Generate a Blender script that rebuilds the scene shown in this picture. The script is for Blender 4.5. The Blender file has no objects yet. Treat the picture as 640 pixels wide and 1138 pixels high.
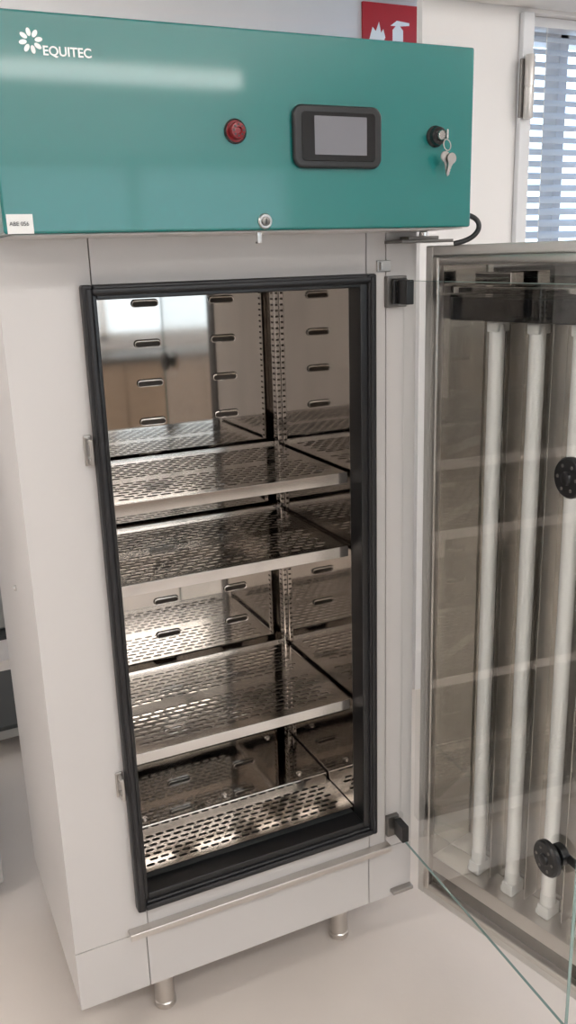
import bpy, bmesh, math
from mathutils import Vector, Matrix, Euler

S = bpy.context.scene
COL = S.collection

# ---------------------------------------------------------------- materials
def mat(name, col, rough=.5, metal=0, noise=0, nscale=8, bump=0, bscale=200, emit=None, estr=0, coat=0, stretch=None, spec=.5, rnoise=0, crough=.12):
    m = bpy.data.materials.new(name); m.use_nodes = True
    nt = m.node_tree; b = nt.nodes['Principled BSDF']
    c = (*col, 1)
    b.inputs['Base Color'].default_value = c
    b.inputs['Roughness'].default_value = rough
    b.inputs['Metallic'].default_value = metal
    b.inputs['Coat Weight'].default_value = coat
    b.inputs['Coat Roughness'].default_value = crough
    b.inputs['Specular IOR Level'].default_value = spec
    if emit:
        b.inputs['Emission Color'].default_value = (*emit, 1)
        b.inputs['Emission Strength'].default_value = estr
    tc = nt.nodes.new('ShaderNodeTexCoord'); mp = nt.nodes.new('ShaderNodeMapping')
    nt.links.new(tc.outputs['Object'], mp.inputs['Vector'])
    if stretch: mp.inputs['Scale'].default_value = stretch
    n = nt.nodes.new('ShaderNodeTexNoise'); n.inputs['Scale'].default_value = nscale; n.inputs['Detail'].default_value = 5
    nt.links.new(mp.outputs['Vector'], n.inputs['Vector'])
    mx = nt.nodes.new('ShaderNodeMix'); mx.data_type = 'RGBA'
    mx.inputs['A'].default_value = tuple(v*(1-noise) for v in col)+(1,)
    mx.inputs['B'].default_value = tuple(min(1, v*(1+noise)) for v in col)+(1,)
    nt.links.new(n.outputs['Fac'], mx.inputs['Factor'])
    nt.links.new(mx.outputs['Result'], b.inputs['Base Color'])
    if rnoise:
        mr = nt.nodes.new('ShaderNodeMapRange'); mr.inputs['To Min'].default_value = max(0, rough-rnoise); mr.inputs['To Max'].default_value = rough+rnoise
        nt.links.new(n.outputs['Fac'], mr.inputs['Value']); nt.links.new(mr.outputs['Result'], b.inputs['Roughness'])
    if bump:
        n2 = nt.nodes.new('ShaderNodeTexNoise'); n2.inputs['Scale'].default_value = bscale; n2.inputs['Detail'].default_value = 3
        nt.links.new(mp.outputs['Vector'], n2.inputs['Vector'])
        bp = nt.nodes.new('ShaderNodeBump'); bp.inputs['Strength'].default_value = bump; bp.inputs['Distance'].default_value = .01
        nt.links.new(n2.outputs['Fac'], bp.inputs['Height']); nt.links.new(bp.outputs['Normal'], b.inputs['Normal'])
    return m

M = {}
M['wall'] = mat('wall_paint', (.83, .81, .80), .8, noise=.02, nscale=3, bump=.05)
M['ceil'] = mat('ceiling_paint', (.80, .78, .76), .85, noise=.02)
M['floor'] = mat('vinyl_floor', (.74, .67, .615), .38, noise=.07, nscale=5, bump=.03, bscale=60, rnoise=.08)
M['body'] = mat('powder_coat_grey', (.625, .60, .585), .38, noise=.015, nscale=4, bump=.02, bscale=400)
M['seam'] = mat('seam_grey', (.20, .19, .18), .7)
M['teal'] = mat('teal_gloss_paint', (.010, .172, .163), .26, noise=.02, nscale=5, bump=.010, bscale=500, coat=.6, crough=.06)
M['steel'] = mat('polished_steel', (.49, .46, .43), .05, 1, noise=.18, nscale=7, bump=.035, bscale=2.5, rnoise=.03, stretch=(1, 1, .3))
M['shelf'] = mat('shelf_steel', (.70, .66, .62), .12, 1, noise=.05, nscale=6, rnoise=.03)
M['brushed'] = mat('brushed_steel', (.62, .59, .56), .28, 1, noise=.06, nscale=20, stretch=(1, 1, .05))
M['lip'] = mat('shelf_lip_steel', (.60, .58, .56), .14, 1, noise=.25, nscale=5, bump=.03, bscale=6)
M['reflector'] = mat('lamp_reflector_steel', (.54, .52, .49), .06, 1, noise=.06, nscale=10, stretch=(1, 1, .05))
M['chrome'] = mat('chrome', (.72, .71, .70), .2, 1)
M['dmetal'] = mat('dark_metal', (.20, .19, .18), .35, .8)
M['lockmetal'] = mat('lock_metal', (.45, .43, .41), .3, 1)
M['alu'] = mat('aluminium_frame', (.62, .60, .58), .35, .5, noise=.04, nscale=12)
M['rubber'] = mat('black_rubber', (.010, .010, .012), .42, noise=.2, nscale=30)
M['black'] = mat('black_plastic', (.012, .012, .013), .3, noise=.1, nscale=40)
M['blackgloss'] = mat('black_gloss', (.010, .010, .011), .12)
M['screen'] = mat('lcd_screen', (.19, .19, .21), .2, noise=.03)
M['white'] = mat('white_plastic', (.80, .80, .78), .35)
M['tube'] = mat('fluorescent_tube_glass', (.96, .95, .93), .22, noise=.01, coat=.3)
M['red'] = mat('red_plastic', (.22, .010, .015), .25, noise=.2, nscale=60)
M['signred'] = mat('sign_red', (.50, .012, .02), .4)
M['ink'] = mat('print_white', (.92, .93, .92), .5)
M['inkb'] = mat('print_black', (.05, .05, .06), .5)
M['slat'] = mat('blind_slat', (.55, .63, .74), .45, noise=.03)
M['wframe'] = mat('window_frame_paint', (.74, .75, .77), .45)
M['slotshade'] = mat('painted_slot_shade', (.04, .03, .022), .5, .3)  # shade inside holes and notches, put into the colour
M['wood'] = mat('bench_wood', (.38, .29, .215), .45, noise=.2, nscale=6, stretch=(1, 1, 8))
M['benchtop'] = mat('bench_top', (.12, .11, .10), .35)
M['greydark'] = mat('equipment_dark', (.05, .055, .055), .4)
M['greymid'] = mat('equipment_grey', (.42, .42, .40), .45)
M['lamp'] = mat('light_diffuser', (.9, .9, .9), .5, emit=(1, .97, .94), estr=12.5)

def glassmat(name, tint=(.98, .985, .98), base=.05, gain=.75):
    m = bpy.data.materials.new(name); m.use_nodes = True; nt = m.node_tree
    for n in list(nt.nodes):
        if n.type != 'OUTPUT_MATERIAL': nt.nodes.remove(n)
    out = nt.nodes[0]
    t = nt.nodes.new('ShaderNodeBsdfTransparent'); t.inputs[0].default_value = (*tint, 1)
    g = nt.nodes.new('ShaderNodeBsdfGlossy'); g.inputs['Roughness'].default_value = .01; g.inputs[0].default_value = (1, 1, 1, 1)
    lw = nt.nodes.new('ShaderNodeLayerWeight'); lw.inputs['Blend'].default_value = .5
    pw = nt.nodes.new('ShaderNodeMath'); pw.operation = 'POWER'; pw.inputs[1].default_value = 5
    ma = nt.nodes.new('ShaderNodeMath'); ma.operation = 'MULTIPLY_ADD'; ma.inputs[1].default_value = gain; ma.inputs[2].default_value = base
    nt.links.new(lw.outputs['Facing'], pw.inputs[0]); nt.links.new(pw.outputs[0], ma.inputs[0])
    mx = nt.nodes.new('ShaderNodeMixShader')
    nt.links.new(ma.outputs[0], mx.inputs[0]); nt.links.new(t.outputs[0], mx.inputs[1]); nt.links.new(g.outputs[0], mx.inputs[2])
    nt.links.new(mx.outputs[0], out.inputs[0])
    return m
M['glass'] = glassmat('clear_glass', base=.07)
M['glass2'] = glassmat('inner_door_glass', (.95, .96, .955), .16, .8)
M['glassedge'] = mat('glass_edge', (.22, .32, .30), .1, coat=.5)
def clothmat():
    m = bpy.data.materials.new('reflection_blind_sheer'); m.use_nodes = True; nt = m.node_tree
    for n in list(nt.nodes):
        if n.type != 'OUTPUT_MATERIAL': nt.nodes.remove(n)
    out = nt.nodes[0]
    a = nt.nodes.new('ShaderNodeBsdfTranslucent'); a.inputs[0].default_value = (1, .90, .78, 1)
    b = nt.nodes.new('ShaderNodeBsdfTransparent'); b.inputs[0].default_value = (1, .88, .74, 1)
    mx = nt.nodes.new('ShaderNodeMixShader'); mx.inputs[0].default_value = .6
    nt.links.new(a.outputs[0], mx.inputs[1]); nt.links.new(b.outputs[0], mx.inputs[2]); nt.links.new(mx.outputs[0], out.inputs[0])
    return m
M['cloth'] = clothmat()

# ---------------------------------------------------------------- helpers
def add(name, me, mt=None, parent=None, smooth=False):
    o = bpy.data.objects.new(name, me); COL.objects.link(o)
    if mt: me.materials.append(M[mt])
    if parent: o.parent = parent
    if smooth:
        for p in me.polygons: p.use_smooth = True
    return o

def empty(name, loc=(0, 0, 0), rot=(0, 0, 0), parent=None):
    e = bpy.data.objects.new(name, None); e.location = loc; e.rotation_euler = rot
    e.empty_display_size = .1; COL.objects.link(e)
    if parent: e.parent = parent
    return e

def addbox(bm, x0, x1, y0, y1, z0, z1):
    vs = [bm.verts.new(c) for c in ((x0,y0,z0),(x1,y0,z0),(x1,y1,z0),(x0,y1,z0),(x0,y0,z1),(x1,y0,z1),(x1,y1,z1),(x0,y1,z1))]
    for f in ((3,2,1,0),(4,5,6,7),(0,1,5,4),(1,2,6,5),(2,3,7,6),(3,0,4,7)):
        bm.faces.new([vs[i] for i in f])

def boxes(name, lst, mt, parent=None, bevel=0, seg=2):
    bm = bmesh.new()
    for b in lst: addbox(bm, *b)
    me = bpy.data.meshes.new(name); bm.to_mesh(me); bm.free()
    o = add(name, me, mt, parent)
    if bevel:
        md = o.modifiers.new('bevel', 'BEVEL'); md.width = bevel; md.segments = seg; md.limit_method = 'ANGLE'
        for p in me.polygons: p.use_smooth = True
        w = o.modifiers.new('wn', 'WEIGHTED_NORMAL'); w.keep_sharp = True
    return o

def box(name, x0, x1, y0, y1, z0, z1, mt, parent=None, bevel=0, seg=2):
    return boxes(name, [(x0, x1, y0, y1, z0, z1)], mt, parent, bevel, seg)

def lathe(name, prof, loc, axis, mt, parent=None, n=40):
    bm = bmesh.new(); rings = []
    for r, h in prof:
        rings.append([bm.verts.new((r*math.cos(2*math.pi*i/n), r*math.sin(2*math.pi*i/n), h)) for i in range(n)])
    for a, b in zip(rings, rings[1:]):
        for i in range(n):
            bm.faces.new((a[i], a[(i+1) % n], b[(i+1) % n], b[i]))
    bm.faces.new(list(reversed(rings[0]))); bm.faces.new(rings[-1])
    q = Vector((0, 0, 1)).rotation_difference(Vector(axis).normalized()).to_matrix().to_4x4()
    bm.transform(Matrix.Translation(loc) @ q)
    bmesh.ops.recalc_face_normals(bm, faces=bm.faces)
    me = bpy.data.meshes.new(name); bm.to_mesh(me); bm.free()
    o = add(name, me, mt, parent, True)
    md = o.modifiers.new('es', 'EDGE_SPLIT'); md.split_angle = math.radians(35)
    return o

def curve(name, pts, r, mt, parent=None, cyclic=False):
    cu = bpy.data.curves.new(name, 'CURVE'); cu.dimensions = '3D'; cu.bevel_depth = r; cu.bevel_resolution = 4; cu.resolution_u = 10
    sp = cu.splines.new('NURBS'); sp.points.add(len(pts)-1)
    for p, c in zip(sp.points, pts): p.co = (*c, 1)
    sp.use_endpoint_u = not cyclic; sp.order_u = 4 if len(pts) > 3 else 3; sp.use_cyclic_u = cyclic
    o = bpy.data.objects.new(name, cu); COL.objects.link(o); cu.materials.append(M[mt])
    if parent: o.parent = parent
    return o

def rrect(cx, cz, w, h, r, n=8):
    pts = []
    for sx, sz, a0 in ((1, 1, 0), (-1, 1, 90), (-1, -1, 180), (1, -1, 270)):
        for i in range(n+1):
            a = math.radians(a0+90*i/n)
            pts.append((cx+sx*(w/2-r)+r*math.cos(a), cz+sz*(h/2-r)+r*math.sin(a)))
    return pts

def plate(name, outline, y0, y1, mt, parent=None, bevel=0):
    bm = bmesh.new(); a = [bm.verts.new((x, y0, z)) for x, z in outline]; b = [bm.verts.new((x, y1, z)) for x, z in outline]
    n = len(a); bm.faces.new(a); bm.faces.new(list(reversed(b)))
    for i in range(n): bm.faces.new((a[i], b[i], b[(i+1) % n], a[(i+1) % n]))
    bmesh.ops.recalc_face_normals(bm, faces=bm.faces)
    me = bpy.data.meshes.new(name); bm.to_mesh(me); bm.free()
    o = add(name, me, mt, parent)
    if bevel:
        md = o.modifiers.new('bevel', 'BEVEL'); md.width = bevel; md.segments = 3; md.limit_method = 'ANGLE'; md.angle_limit = math.radians(50)
        for p in me.polygons: p.use_smooth = True
        w = o.modifiers.new('wn', 'WEIGHTED_NORMAL')
    return o

def text(name, s, size, loc, mt, parent=None, rot=(math.pi/2, 0, 0), bold=0):
    cu = bpy.data.curves.new(name, 'FONT'); cu.body = s; cu.size = size; cu.extrude = .0003; cu.offset = bold
    cu.materials.append(M[mt])
    o = bpy.data.objects.new(name, cu); o.location = loc; o.rotation_euler = rot; COL.objects.link(o)
    if parent: o.parent = parent
    return o

# ================================================================ ROOM
XL, XR, YF, YB, H = -2.6, 4.2, -4.6, 2.0, 2.52
box('floor', XL-.1, XR+.1, YF-.1, YB+.3, -.1, 0, 'floor')
box('ceiling', XL-.1, XR+.1, YF-.1, YB+.3, H, H+.1, 'ceil')
box('wall_left', XL-.1, XL, YF, YB, 0, H, 'wall')
box('wall_right', XR, XR+.1, YF, YB, 0, H, 'wall')
box('wall_back', XL, 2.5, YB, YB+.1, 0, H, 'wall')
WX0, WX1, WZ0, WZ1 = 1.84, 3.4, .9, 2.24
boxes('wall_window', [(1.43, 1.76, 1.0, 1.03, 0, H), (1.76, WX0, 1.0, 1.25, 0, H), (WX1, XR, 1.0, 1.25, 0, H), (WX0, WX1, 1.0, 1.25, 0, WZ0), (WX0, WX1, 1.0, 1.25, WZ1, H)], 'wall')
box('trim_1', 1.43, XR, .72, .995, 2.25, H, 'ceil')
box('trim_2', 2.4, 2.5, 1.255, 1.995, 0, WZ0-.05, 'wall')
fx0, fx1, fz0, fz1 = .35, 2.6, .95, 2.15
boxes('wall_front', [(XL, fx0, YF-.1, YF, 0, H), (fx1, XR, YF-.1, YF, 0, H), (fx0, fx1, YF-.1, YF, 0, fz0), (fx0, fx1, YF-.1, YF, fz1, H)], 'wall')
w2 = empty('reflection_window')  # unseen window added behind the camera to brighten the steel's reflections
boxes('frame', [(fx0, fx0+.06, YF-.07, YF-.01, fz0, fz1), (fx1-.06, fx1, YF-.07, YF-.01, fz0, fz1), (fx0, fx1, YF-.07, YF-.01, fz0, fz0+.06), (fx0, fx1, YF-.07, YF-.01, fz1-.06, fz1), (1.44, 1.5, YF-.07, YF-.01, fz0, fz1)], 'wframe', w2, .004)
rb = empty('reflection_blind')  # added to turn the unseen window's blue reflection cream-white
gm = bpy.data.meshes.new('fabric'); gm.from_pydata([(fx0+.01, YF+.02, fz0+.05), (fx1-.01, YF+.02, fz0+.05), (fx1-.01, YF+.02, fz1), (fx0+.01, YF+.02, fz1)], [], [(0, 1, 2, 3)])
add('fabric', gm, 'cloth', rb)
boxes('roller_cassette', [(fx0, fx1, YF+.002, YF+.06, fz1, fz1+.06)], 'white', rb, .01)
w1 = empty('window_1')
boxes('frame', [(WX0, WX0+.03, 1.12, 1.19, WZ0, WZ1), (WX1-.05, WX1, 1.12, 1.19, WZ0, WZ1), (WX0, WX1, 1.12, 1.19, WZ0, WZ0+.05), (WX0, WX1, 1.12, 1.19, WZ1-.05, WZ1), (2.06, 2.10, 1.12, 1.19, WZ0, WZ1)], 'wframe', w1, .004)
boxes('casement_leaf_edge', [(1.787, 1.83, .975, .998, WZ0, 2.235)], 'wframe', w1, .004)
lathe('hinge_barrel', [(.014, 1.925), (.016, 1.93), (.016, 2.015), (.0145, 2.016), (.0145, 2.019), (.016, 2.02), (.016, 2.105), (.014, 2.11)], (1.800, .955, 0), (0, 0, 1), 'alu', w1, 20)
boxes('hinge_leaf', [(1.775, 1.82, .966, .975, 1.93, 2.10)], 'dmetal', w1, .002)
bl = empty('window_blind')
bm = bmesh.new()
z = WZ0+.03
while z < WZ1-.03:
    t = math.radians(36); hw = .021
    y0, z0 = 1.06-hw*math.cos(t), z-hw*math.sin(t)
    y1, z1 = 1.06+hw*math.cos(t), z+hw*math.sin(t)
    n = 4; row = []
    for i in range(n+1):
        f = i/n; cz = .004*math.sin(math.pi*f)
        row.append([bm.verts.new((x, y0+(y1-y0)*f, z0+(z1-z0)*f+cz)) for x in (WX0+.02, WX1-.02)])
    for a, b in zip(row, row[1:]): bm.faces.new((a[0], a[1], b[1], b[0]))
    z += .038
me = bpy.data.meshes.new('slats'); bm.to_mesh(me); bm.free()
add('slats', me, 'slat', bl, True)
boxes('head_rail', [(WX0+.01, WX1-.01, 1.03, 1.09, WZ1-.03, WZ1-.002)], 'wframe', bl)
for i, x in enumerate((1.93, 2.25, 2.8, 3.3)):
    curve('cord_%d' % i, [(x, 1.035, WZ0), (x, 1.035, 1.5), (x, 1.035, WZ1)], .0012, 'white', bl)

sg = empty('fire_safety_sign')
boxes('panel', [(1.80, 2.06, 1.988, 1.999, 2.30, 2.505)], 'signred', sg, .001)
def signpoly(name, pts):
    plate(name, pts, 1.9865, 1.988, 'ink', sg)
signpoly('pictogram_flame', [(1.83, 2.37), (1.85, 2.355), (1.89, 2.35), (1.905, 2.38), (1.895, 2.41), (1.885, 2.395), (1.875, 2.435), (1.86, 2.40), (1.845, 2.415)])
signpoly('pictogram_extinguisher', [(1.94, 2.335), (1.99, 2.335), (1.99, 2.41), (1.975, 2.425), (2.02, 2.43), (2.02, 2.44), (1.96, 2.445), (1.93, 2.425), (1.955, 2.425), (1.94, 2.41)])

def lamp(name, x0, x1, y0, y1, h=.085):
    e = empty(name)
    boxes('housing', [(x0-.015, x0, y0-.01, y1+.01, H-h-.01, H), (x1, x1+.015, y0-.01, y1+.01, H-h-.01, H), (x0, x1, y0-.01, y1+.01, H-.015, H)], 'white', e)
    box('diffuser', x0, x1, y0, y1, H-h, H-.015, 'lamp', e, .01)
lamp('ceiling_light', -.7, 1.85, -3.80, -3.68, .085)
lamp('ceiling_light.001', -.9, 1.6, -2.1, -1.9)
lamp('ceiling_light.002', 1.6, 3.2, -1.0, -.8)
lamp('ceiling_light.003', -1.9, .2, .9, 1.1)
lamp('ceiling_light.004', 2.3, 3.9, -2.1, -1.9)
lamp('added_fill_lamp', -2.4, -.9, -.7, -.5)  # added fill lamp, brightens the lamp door and the left side panel

lb = empty('reflection_bench')  # unseen bench added for brown tones in the steel's reflections
box('worktop', .2, 3.2, -4.5, -3.85, .86, .90, 'benchtop', lb, .004)
boxes('cupboards', [(.25+i*.59, .25+i*.59+.58, -4.48, -3.9, .1, .855) for i in range(5)], 'wood', lb, .004)
box('plinth', .3, 3.15, -4.45, -3.95, 0, .1, 'greydark', lb)
boxes('door_handles', [(.5+i*.59, .62+i*.59, -3.9, -3.88, .74, .752) for i in range(5)], 'chrome', lb, .002)

# ================================================================ GROWTH CHAMBER
GC = empty('plant_growth_chamber')
W, D = .76, .52
ZB, ZT = .118, 1.565
GX0, GX1, GZ0, GZ1 = .124, .6615, .3125, 1.4926
IX0, IX1, IZ0, IZ1, IY = .140, .632, .345, 1.480, .39
boxes('cabinet_shell', [(0, .012, .006, D, ZB, ZT), (W-.012, W, .006, D, ZB, ZT), (.012, W-.012, .01, D, ZB, ZB+.012), (.012, W-.012, .01, D, ZT-.012, ZT), (.012, W-.012, D-.012, D, ZB+.012, ZT-.012)], 'body', GC, .003)
boxes('front_backing', [(.012, IX0-.005, .006, .02, ZB+.012, ZT-.012), (IX1+.005, W-.012, .006, .02, ZB+.012, ZT-.012), (IX0-.005, IX1+.005, .006, .02, ZB+.012, IZ0-.005), (IX0-.005, IX1+.005, .006, .02, IZ1+.005, ZT-.012)], 'seam', GC)
g = .0008
boxes('front_panels', [
    (0, .1455-g, 0, .006, .251, ZT), (0, .1405-g, 0, .006, ZB, .2495),
    (.1455+g, .6515-g, 0, .006, GZ1-.012, ZT),
    (.1405+g, .6505-g, 0, .006, ZB, .2495), (.1455+g, .6515-g, 0, .006, .251, GZ0+.02),
    (.6515+g, .693-g, 0, .006, .251, ZT), (.6505+g, W, 0, .006, ZB, .2495), (.693+g, W, 0, .006, .251, ZT)], 'body', GC, .0008, 1)
def ring(name, x0, x1, z0, z1, w, y0, y1, mt, bev=.003, wb=None, wr=None):
    wb = wb or w; wr = wr or w
    return boxes(name, [(x0, x0+w, y0, y1, z0, z1), (x1-wr, x1, y0, y1, z0, z1), (x0+w, x1-wr, y0, y1, z1-w, z1), (x0+w, x1-wr, y0, y1, z0, z0+wb)], mt, GC, bev)
ring('door_gasket', GX0, GX1, GZ0, GZ1, .018, -.022, .0, 'rubber', .004, .022)
ring('gasket_lip', GX0+.005, GX1-.005, GZ0+.005, GZ1-.005, .010, -.028, -.022, 'rubber', .003, .012)
ring('throat', GX0+.010, GX1-.010, GZ0+.010, GZ1-.010, .014, -.016, .030, 'black', .002, .025, .022)
t = .004
boxes('steel_liner', [(IX0-t, IX0, .0, IY, IZ0, IZ1), (IX1, IX1+t, .0, IY, IZ0, IZ1), (IX0-t, IX1+t, 0, IY, IZ1, IZ1+t), (IX0-t, IX1+t, 0, IY, IZ0-t, IZ0), (IX0-t, IX1+t, IY, IY+t, IZ0-t, IZ1+t)], 'steel', GC)
lips = bmesh.new(); dark = bmesh.new()
def pill(cx, cz, L, r, n=8):
    pts = []
    for s, a0 in ((1, -90), (-1, 90)):
        for i in range(n+1):
            a = math.radians(a0+180*i/n); pts.append((cx+s*(L/2-r)+r*math.cos(a), cz+r*math.sin(a)))
    return pts
rows = [1.441-.083*i for i in range(13)]
for cz in rows:
    for cx in (.172, .344, .515):
        P = pill(cx, cz, .052, .0040)
        dark.faces.new([dark.verts.new((x, IY-.0015, z)) for x, z in P])  # flat dark face paints the shade of the slot opening
        o1 = pill(cx, cz+.002, .060, .0085); rings = []
        for sc, y in ((0, IY), (.45, IY-.007), (1, IY-.002)):
            rings.append([lips.verts.new((a[0]+(b[0]-a[0])*sc, y, a[1]+(b[1]-a[1])*sc)) for a, b in zip(o1, P)])
        n = len(P)
        for a, b in zip(rings, rings[1:]):
            for i in range(n): lips.faces.new((a[i], a[(i+1) % n], b[(i+1) % n], b[i]))
me = bpy.data.meshes.new('air_slots'); dark.to_mesh(me); dark.free(); add('air_slots', me, 'slotshade', GC)
me = bpy.data.meshes.new('air_slot_lips'); lips.to_mesh(me); lips.free(); add('air_slot_lips', me, 'steel', GC, True)
up = []; nt_ = []
for x, s in ((IX0, 1), (IX1, -1)):
    for y in (.345,):
        a, b = sorted((x, x+s*.012)); up.append((a, b, y, y+.022, IZ0, IZ1))
        z = IZ0+.03
        while z < IZ1-.02:
            a, b = sorted((x+s*.003, x+s*.009)); nt_.append((a, b, y-.0006, y+.0004, z, z+.004))
            a, b = sorted((x+s*.0118, x+s*.0126)); nt_.append((a, b, y+.006, y+.016, z, z+.004)); z += .0125
boxes('shelf_uprights', up, 'steel', GC, .001, 1)
boxes('upright_notches', nt_, 'slotshade', GC)  # dark boxes paint the shade of the notch openings

def perf_plate(name, x0, x1, y0, y1, z, fields, px=.026, py=.0165, L=.0108, w=.0050, mt='shelf'):
    bm = bmesh.new()
    def quad(a, b, c, d): bm.faces.new([bm.verts.new((x, y, z)) for x, y in ((a, c), (b, c), (b, d), (a, d))])
    ycur = y0
    for (fx0, fx1, fy0, fy1) in fields:
        ny = int((fy1-fy0)/py); nx = int((fx1-fx0)/px-.5)
        cx0 = (fx0+fx1)/2-(nx+.5)*px/2
        if fy0 > ycur: quad(x0, x1, ycur, fy0)
        fyE = fy0+ny*py
        for j in range(ny):
            off = (j % 2)*px/2; yc = fy0+(j+.5)*py; ya, yb = yc-py/2, yc+py/2
            quad(x0, cx0+off, ya, yb); quad(cx0+off+nx*px, x1, ya, yb)
            for i in range(nx):
                xc = cx0+off+(i+.5)*px; hx, hy = px/2, py/2; s = L-w
                O = [(hx,0),(hx,hy),(s,hy),(-s,hy),(-hx,hy),(-hx,0),(-hx,-hy),(-s,-hy),(s,-hy),(hx,-hy)]
                I = [(L,0),(L-.3*w,.7*w),(s,w),(-s,w),(-L+.3*w,.7*w),(-L,0),(-L+.3*w,-.7*w),(-s,-w),(s,-w),(L-.3*w,-.7*w)]
                ov = [bm.verts.new((xc+a, yc+b, z)) for a, b in O]; iv = [bm.verts.new((xc+a, yc+b, z)) for a, b in I]
                for q in range(10): bm.faces.new((ov[q], ov[(q+1) % 10], iv[(q+1) % 10], iv[q]))
                lo = [bm.verts.new((xc+a, yc+b, z-.0022)) for a, b in I]
                for q in range(10):
                    fc = bm.faces.new((iv[q], iv[(q+1) % 10], lo[(q+1) % 10], lo[q])); fc.material_index = 1  # steel hole walls coloured dark as painted shade, for contrast
        ycur = fyE
    if ycur < y1: quad(x0, x1, ycur, y1)
    for f in bm.faces:
        f.normal_update()
        if f.normal.z < 0: f.normal_flip()
    me = bpy.data.meshes.new(name); bm.to_mesh(me); bm.free()
    o = add(name, me, mt, GC); me.materials.append(M['slotshade'])
    return o

sx0, sx1, sy0, sy1 = IX0+.008, IX1-.008, .032, IY-.02
for i, zs in enumerate((1.096, .9438, .6018)):
    zt = zs+.020
    perf_plate('shelf_%d' % (i+1), sx0, sx1, sy0, sy1, zt, [(sx0+.015, sx1-.015, sy0+.022, sy0+.156), (sx0+.015, sx1-.015, sy0+.185, sy1-.016)])
    boxes('shelf_%d_edges' % (i+1), [(sx0, sx1, sy0-.0015, sy0+.001, zs-.001, zt+.0008), (sx0, sx0+.0015, sy0, sy1, zs+.004, zt), (sx1-.0015, sx1, sy0, sy1, zs+.004, zt), (sx0, sx1, sy1-.0015, sy1+.0005, zs+.004, zt+.006), (sx0, sx1, sy0, sy0+.012, zs, zs+.0012)], 'lip', GC, .0004, 1)
    boxes('shelf_%d_brackets' % (i+1), [(IX0+.001, IX0+.007, .06, .34, zs-.006, zs+.003), (IX1-.007, IX1-.001, .06, .34, zs-.006, zs+.003)], 'chrome', GC, .001, 1)
perf_plate('base_plate', IX0+.002, IX1-.002, .03, .155, IZ0+.014, [(IX0+.012, IX1-.012, .042, .148)], px=.023, py=.0148, L=.0092, w=.0038)
boxes('base_shade_sheet', [(IX0+.003, IX1-.003, .03, .155, IZ0+.001, IZ0+.002)], 'greydark', GC)  # dark sheet painting the shade seen through the base plate holes
boxes('base_plenum', [(IX0+.002, IX1-.002, .155, IY-.001, IZ0+.001, IZ0+.030)], 'steel', GC, .003)
for i, (x, y) in enumerate(((.2, .18), (.57, .18), (.2, .36), (.57, .36), (.385, .18))):
    lathe('plenum_bolt_%d' % i, [(.007, 0), (.007, .002), (.005, .0035)], (x, y, IZ0+.030), (0, 0, 1), 'chrome', GC, 16)

boxes('steel_drip_sill', [(.105, .697, -.020, 0, .264, .268), (.105, .697, -.022, -.020, .254, .268)], 'brushed', GC, .001, 1)
for i, z in enumerate((1.226, .591)):
    boxes('latch_plate_%d' % i, [(.108, .122, -.004, 0, z-.026, z+.026), (.112, .120, -.024, -.004, z+.012, z+.022), (.112, .120, -.024, -.004, z-.022, z-.012), (.113, .119, -.028, -.024, z-.022, z+.022)], 'lockmetal', GC, .002)
boxes('hinge_plate_upper', [(.689, .732, -.012, 0, 1.43, 1.487)], 'dmetal', GC, .002)
boxes('hinge_block_upper', [(.696, .728, -.022, -.012, 1.436, 1.482)], 'black', GC, .003)
lathe('hinge_screw', [(.008, 0), (.008, .003), (.006, .004)], (.711, -.022, 1.459), (0, -1, 0), 'dmetal', GC, 20)
boxes('hinge_bracket_upper', [(.672, .700, -.006, 0, 1.495, 1.515), (.676, .682, -.012, -.006, 1.498, 1.512)], 'lockmetal', GC, .001)
boxes('hinge_plate_lower', [(.692, .722, -.012, 0, .285, .335)], 'dmetal', GC, .002)
boxes('pivot_plate_lower', [(.705, .758, -.016, 0, .130, .138)], 'lockmetal', GC, .001)
boxes('pivot_plate_top', [(.69, .80, -.06, -.0, 1.5435, 1.549), (.71, .775, -.05, -.02, 1.549, 1.555)], 'dmetal', GC, .001)
lathe('pivot_pin', [(.008, 0), (.008, .016), (.005, .018)], (.755, -.03, 1.546), (0, 0, 1), 'chrome', GC, 20)
for i, (x, y) in enumerate(((.183, .062), (.607, .066), (.183, .45), (.607, .45))):
    lathe('foot_%d' % (i+1), [(.020, .0), (.023, .004), (.023, .016), (.021, .018), (.021, .10), (.024, .102), (.024, ZB)], (x, y, 0), (0, 0, 1), 'brushed', GC, 32)
lathe('side_screw', [(.006, 0), (.006, .003), (.004, .005)], (0, .22, .93), (-1, 0, 0), 'chrome', GC, 16)

# ---- control box
TY = -.153; TX1 = .768; TZ0, TZ1 = 1.5646, 1.8435
box('control_housing', -.003, TX1, TY, .50, TZ0+.0015, TZ1, 'teal', GC, .004, 3)
boxes('housing_underside', [(.01, TX1-.01, TY+.01, -.001, TZ0-.001, TZ0+.001)], 'body', GC)
plate('display_bezel', rrect(.5095, 1.7005, .154, .090, .016), TY-.010, TY+.001, 'black', GC, .004)
plate('display_inner_bezel', rrect(.5095, 1.7005, .128, .070, .006), TY-.0115, TY-.0095, 'blackgloss', GC, .0008)
plate('display_screen', rrect(.512, 1.702, .091, .055, .001, 2), TY-.0121, TY-.0112, 'screen', GC)
lathe('alarm_buzzer', [(.0155, 0), (.0155, .003), (.014, .0045), (.012, .0045), (.012, .012), (.0105, .0145), (.005, .0155), (.004, .0125)], (.341, TY, 1.705), (0, -1, 0), 'red', GC, 32)
lathe('buzzer_bezel', [(.0175, 0), (.0175, .002), (.0155, .0035)], (.341, TY, 1.705), (0, -1, 0), 'blackgloss', GC, 32)
bs = []
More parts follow.
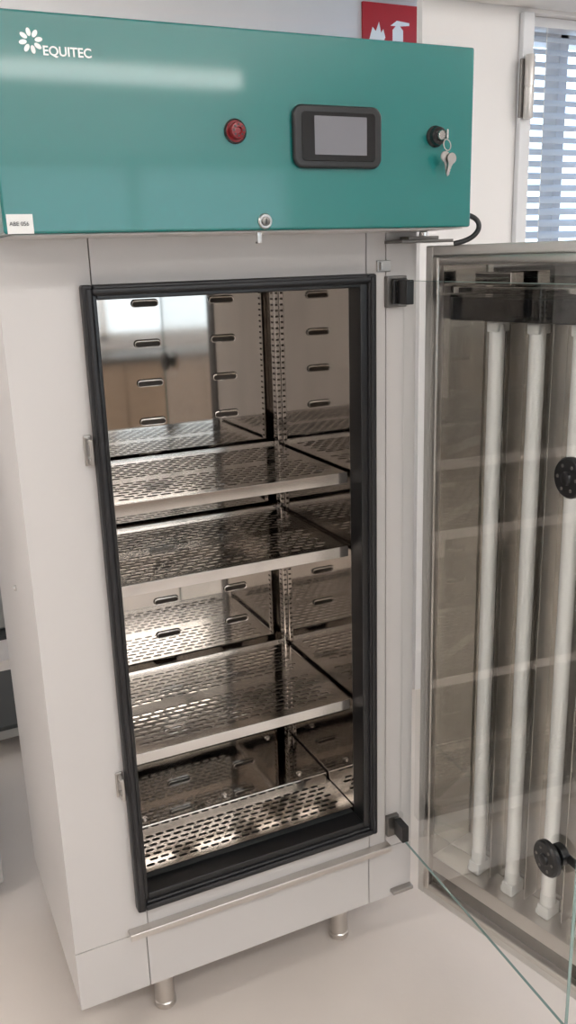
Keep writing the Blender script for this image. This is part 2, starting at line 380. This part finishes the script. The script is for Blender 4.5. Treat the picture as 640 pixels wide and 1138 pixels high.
for k in range(8):
    a = k*math.pi/4
    bs.append((.341+.0075*math.cos(a)-.0013, .341+.0075*math.cos(a)+.0013, TY-.0158, TY-.0138, 1.705+.0075*math.sin(a)-.0013, 1.705+.0075*math.sin(a)+.0013))
boxes('buzzer_slots', bs, 'black', GC)
lathe('key_switch', [(.0165, 0), (.0165, .003), (.014, .006), (.0135, .014), (.011, .016), (.007, .016), (.006, .013)], (.692, TY, 1.707), (0, -1, 0), 'blackgloss', GC, 32)
lathe('key_switch_cylinder', [(.008, .010), (.008, .020), (.007, .0215)], (.694, TY, 1.707), (0, -1, 0), 'chrome', GC, 24)
def keyshape(cx, cz, ang):
    pts = [(.0085*math.sin(math.radians(t)), .0085*math.cos(math.radians(t))) for t in range(-155, 156, 15)]
    pts += [(.0030, -.012), (.0030, -.016), (.0020, -.0175), (.0030, -.019), (.0022, -.022), (.0028, -.025), (0, -.029), (-.0026, -.026), (-.0026, -.012)]
    c, s = math.cos(ang), math.sin(ang)
    return [(cx+x*c-z*s, cz+x*s+z*c) for x, z in pts]
plate('key_1', keyshape(.700, 1.675, .15), TY-.020, TY-.0185, 'lockmetal', GC)
plate('key_2', keyshape(.710, 1.672, -.3), TY-.024, TY-.0225, 'lockmetal', GC)
boxes('key_in_lock', [(.6925, .6955, TY-.034, TY-.018, 1.700, 1.714)], 'chrome', GC, .0006)
kr = []
for i in range(12):
    a = 2*math.pi*i/12; kr.append((.700+.007*math.cos(a), TY-.024+.002*math.sin(a), 1.692+.009*math.sin(a)))
curve('key_ring', kr, .0008, 'lockmetal', GC, True)
lathe('cover_lock', [(.0115, 0), (.0115, .002), (.010, .004), (.008, .004), (.008, .003)], (.384, TY, 1.579), (0, -1, 0), 'lockmetal', GC, 32)
lathe('cover_lock_core', [(.0068, .002), (.0068, .0055), (.006, .006)], (.384, TY, 1.579), (0, -1, 0), 'dmetal', GC, 24)
boxes('cover_lock_keyhole', [(.3832, .3848, TY-.0068, TY-.0058, 1.575, 1.583)], 'black', GC)
boxes('cover_lock_tab', [(.375, .383, TY+.010, TY+.013, 1.549, 1.566), (.375, .383, TY+.010, TY+.020, 1.547, 1.550)], 'lockmetal', GC, .001)
petals = bmesh.new()
for k in range(8):
    a = 2*math.pi*k/8+.2
    c = (.058+.0105*math.cos(a), 1.807+.0105*math.sin(a)); vs = []
    for i in range(14):
        b = 2*math.pi*i/14; rx, rz = .0052*math.cos(b), .0030*math.sin(b)
        vs.append(petals.verts.new((c[0]+rx*math.cos(a)-rz*math.sin(a), TY-.0006, c[1]+rx*math.sin(a)+rz*math.cos(a))))
    petals.faces.new(vs)
me = bpy.data.meshes.new('logo_flower'); petals.to_mesh(me); petals.free(); add('logo_flower', me, 'ink', GC)
text('logo_text', 'EQUITEC', .0160, (.072, TY-.0005, 1.791), 'ink', GC, bold=.0003)
box('asset_label', .002, .037, TY-.0008, TY-.0001, 1.5665, 1.592, 'white', GC)
text('asset_label_text', 'ABE 056', .0075, (.005, TY-.0012, 1.577), 'inkb', GC)
curve('lamp_cable', [(.772, -.10, 1.540), (.79, -.11, 1.543), (.812, -.12, 1.555), (.813, -.12, 1.582), (.79, -.10, 1.592), (.762, -.08, 1.590)], .0045, 'rubber', GC)

# ================================================================ OUTER LAMP DOOR
a = .2309
DR = empty('lamp_door', (.768, -.025, 0), (0, 0, a-math.pi/2), GC)
DW, DZ0, DZ1, DT = .65, .135, 1.538, .085
boxes('door_outer_skin', [(0, DW, DT-.006, DT, DZ0, DZ1), (0, .004, .004, DT-.006, DZ0, DZ1), (DW-.004, DW, .004, DT-.006, DZ0, DZ1), (.004, DW-.004, .004, DT-.006, DZ1-.004, DZ1), (.004, DW-.004, .004, DT-.006, DZ0, DZ0+.004)], 'body', DR, .001, 1)
def dframe(name, x0, x1, z0, z1, w, y0, y1, mt, bev=.0015):
    return boxes(name, [(x0, x0+w, y0, y1, z0, z1), (x1-w, x1, y0, y1, z0, z1), (x0+w, x1-w, y0, y1, z1-w, z1), (x0+w, x1-w, y0, y1, z0, z0+w)], mt, DR, bev)
dframe('door_frame', .0, DW, DZ0, DZ1, .018, -.006, .01, 'alu', .003)
dframe('door_frame_inner', .019, DW-.019, DZ0+.019, DZ1-.019, .016, -.010, .008, 'brushed', .004)
boxes('lamp_tray', [(.03, DW-.03, .070, .074, DZ0+.03, DZ1-.03), (.028, .031, .008, .07, DZ0+.03, DZ1-.03), (DW-.031, DW-.028, .008, .07, DZ0+.03, DZ1-.03), (.03, DW-.03, .008, .07, DZ1-.033, DZ1-.03), (.03, DW-.03, .008, .07, DZ0+.03, DZ0+.033)], 'reflector', DR)
boxes('lamp_hood', [(.045, DW-.045, .012, .062, 1.405, 1.447)], 'blackgloss', DR, .003)
boxes('hood_bracket', [(.045, DW-.045, .02, .07, 1.452, 1.465), (.10, .18, .015, .05, 1.467, 1.49), (.40, .48, .015, .05, 1.467, 1.49)], 'steel', DR, .002)
boxes('lamp_base_tray', [(.03, DW-.03, .006, .07, .232, .236), (.03, DW-.03, .006, .008, .20, .236)], 'brushed', DR, .001, 1)
tubes = [.13, .218, .306, .394, .482, .565]
boxes('lamp_reflector_fins', [(u-.046, u-.0445, .03, .07, .25, 1.40) for u in tubes[1:]], 'brushed', DR)
for i, u in enumerate(tubes):
    lathe('fluorescent_tube_%d' % (i+1), [(.006, .262), (.0135, .266), (.0145, .285), (.0145, 1.385), (.0135, 1.398), (.006, 1.40)], (u, .045, 0), (0, 0, 1), 'tube', DR, 28)
    lathe('tube_end_cap_%d' % (i+1), [(.0145, .264), (.0152, .266), (.0152, .288), (.0148, .289)], (u, .045, 0), (0, 0, 1), 'white', DR, 28)
    boxes('tube_socket_%d' % (i+1), [(u-.013, u+.013, .028, .068, .237, .264), (u-.018, u-.010, .030, .055, .237, .250), (u-.012, u+.012, .03, .066, 1.385, 1.403)], 'white', DR, .002)
gm = bpy.data.meshes.new('lamp_cover_glass')
gm.from_pydata([(.012, -.011, DZ0+.012), (DW-.012, -.011, DZ0+.012), (DW-.012, -.011, DZ1-.012), (.012, -.011, DZ1-.012)], [], [(0, 1, 2, 3)])
add('lamp_cover_glass', gm, 'glass', DR)

# ================================================================ INNER GLASS DOOR
GD = empty('inner_glass_door', (.711, -.028, 0), (0, 0, math.radians(-3)-math.pi/2), GC)
GW, G0, G1 = .555, .298, 1.478
gm = bpy.data.meshes.new('glass_pane')
gm.from_pydata([(.0, 0, G0), (GW, 0, G0), (GW, 0, G1), (.0, 0, G1)], [], [(0, 1, 2, 3)])
add('glass_pane', gm, 'glass2', GD)
boxes('glass_pane_edge', [(GW, GW+.0012, -.003, .003, G0, G1), (0, GW, -.0022, .0022, G0-.0008, G0), (0, GW, -.0022, .0022, G1, G1+.0008)], 'glassedge', GD)
boxes('glass_hinge_clamps', [(-.008, .030, -.008, .008, 1.436, 1.480), (-.008, .030, -.008, .008, .296, .335)], 'black', GD, .002)
for i, z in enumerate((.593, 1.217)):
    u = .505
    lathe('knob_%d' % (i+1), [(.012, 0), (.012, .006), (.026, .008), (.0295, .011), (.0295, .018), (.027, .021), (.010, .0215), (.009, .025), (.005, .026)], (u, -.001, z), (0, -1, 0), 'black', GD, 36)
    for k in range(6):
        an = k*math.pi/3
        lathe('knob_%d_stud_%d' % (i+1, k), [(.0025, 0), (.0025, .001), (.002, .0014)], (u+.019*math.cos(an), -.0222, z+.019*math.sin(an)), (0, -1, 0), 'dmetal', GD, 12)
    lathe('knob_%d_back' % (i+1), [(.018, 0), (.018, .012), (.014, .016)], (u, .001, z), (0, 1, 0), 'black', GD, 30)
    boxes('knob_%d_catch' % (i+1), [(u+.006, u+.055, .010, .018, z-.007, z+.007)], 'black', GD, .003)

# ================================================================ neighbours
NB = empty('laboratory_incubator')
box('cabinet', -.85, -.075, .55, 1.15, .05, 1.75, 'body', NB, .006)
boxes('door_panel', [(-.845, -.08, .53, .548, .10, 1.6)], 'body', NB, .004)
boxes('kick_base', [(-.82, -.10, .58, 1.12, .0, .05)], 'greydark', NB)
boxes('handle', [(-.80, -.785, .49, .505, .7, 1.1), (-.80, -.785, .50, .53, .7, .72), (-.80, -.785, .50, .53, 1.08, 1.1)], 'chrome', NB, .003)
TR = empty('instrument_trolley')
boxes('frame', [(-.06, -.035, 1.25, 1.275, .06, .9), (.40, .425, 1.25, 1.275, .06, .9), (-.06, -.035, 1.65, 1.675, .06, .9), (.40, .425, 1.65, 1.675, .06, .9), (-.06, .425, 1.25, 1.275, .06, .09), (-.06, .425, 1.65, 1.675, .06, .09)], 'greymid', TR, .002)
boxes('top', [(-.08, .445, 1.23, 1.69, .9, .925), (-.06, .425, 1.25, 1.675, .40, .415), (-.06, .425, 1.25, 1.675, .09, .105)], 'greydark', TR, .002)
boxes('instrument_case', [(-.04, .38, 1.30, 1.62, .415, .80)], 'greymid', TR, .01)
for i, (x, y) in enumerate(((-.047, 1.262), (.412, 1.262), (-.047, 1.662), (.412, 1.662))):
    lathe('caster_%d' % i, [(.02, -.01), (.03, -.008), (.03, .008), (.02, .01)], (x, y, .03), (1, 0, 0), 'black', TR, 24)

# ================================================================ world + camera
w = bpy.data.worlds.new('World'); S.world = w; w.use_nodes = True
bg = w.node_tree.nodes['Background']; bg.inputs[0].default_value = (.58, .77, 1, 1); bg.inputs[1].default_value = 4.2

cd = bpy.data.cameras.new('Camera'); co = bpy.data.objects.new('Camera', cd); COL.objects.link(co)
yaw, p, r = .4343, .2797, -.0309
F = Vector((math.sin(yaw)*math.cos(p), math.cos(yaw)*math.cos(p), -math.sin(p)))
R = Vector((math.cos(yaw), -math.sin(yaw), 0)); U = R.cross(F)
R2 = R*math.cos(r)+U*math.sin(r); U2 = -R*math.sin(r)+U*math.cos(r)
mw = Matrix((R2, U2, -F)).transposed().to_4x4(); mw.translation = Vector((-.1935, -1.4495, 1.5235))
co.matrix_world = mw
cd.sensor_fit = 'VERTICAL'; cd.sensor_height = 36; cd.lens = 980.64/1138*36; cd.clip_start = .05
S.camera = co
S.view_settings.view_transform = 'Standard'
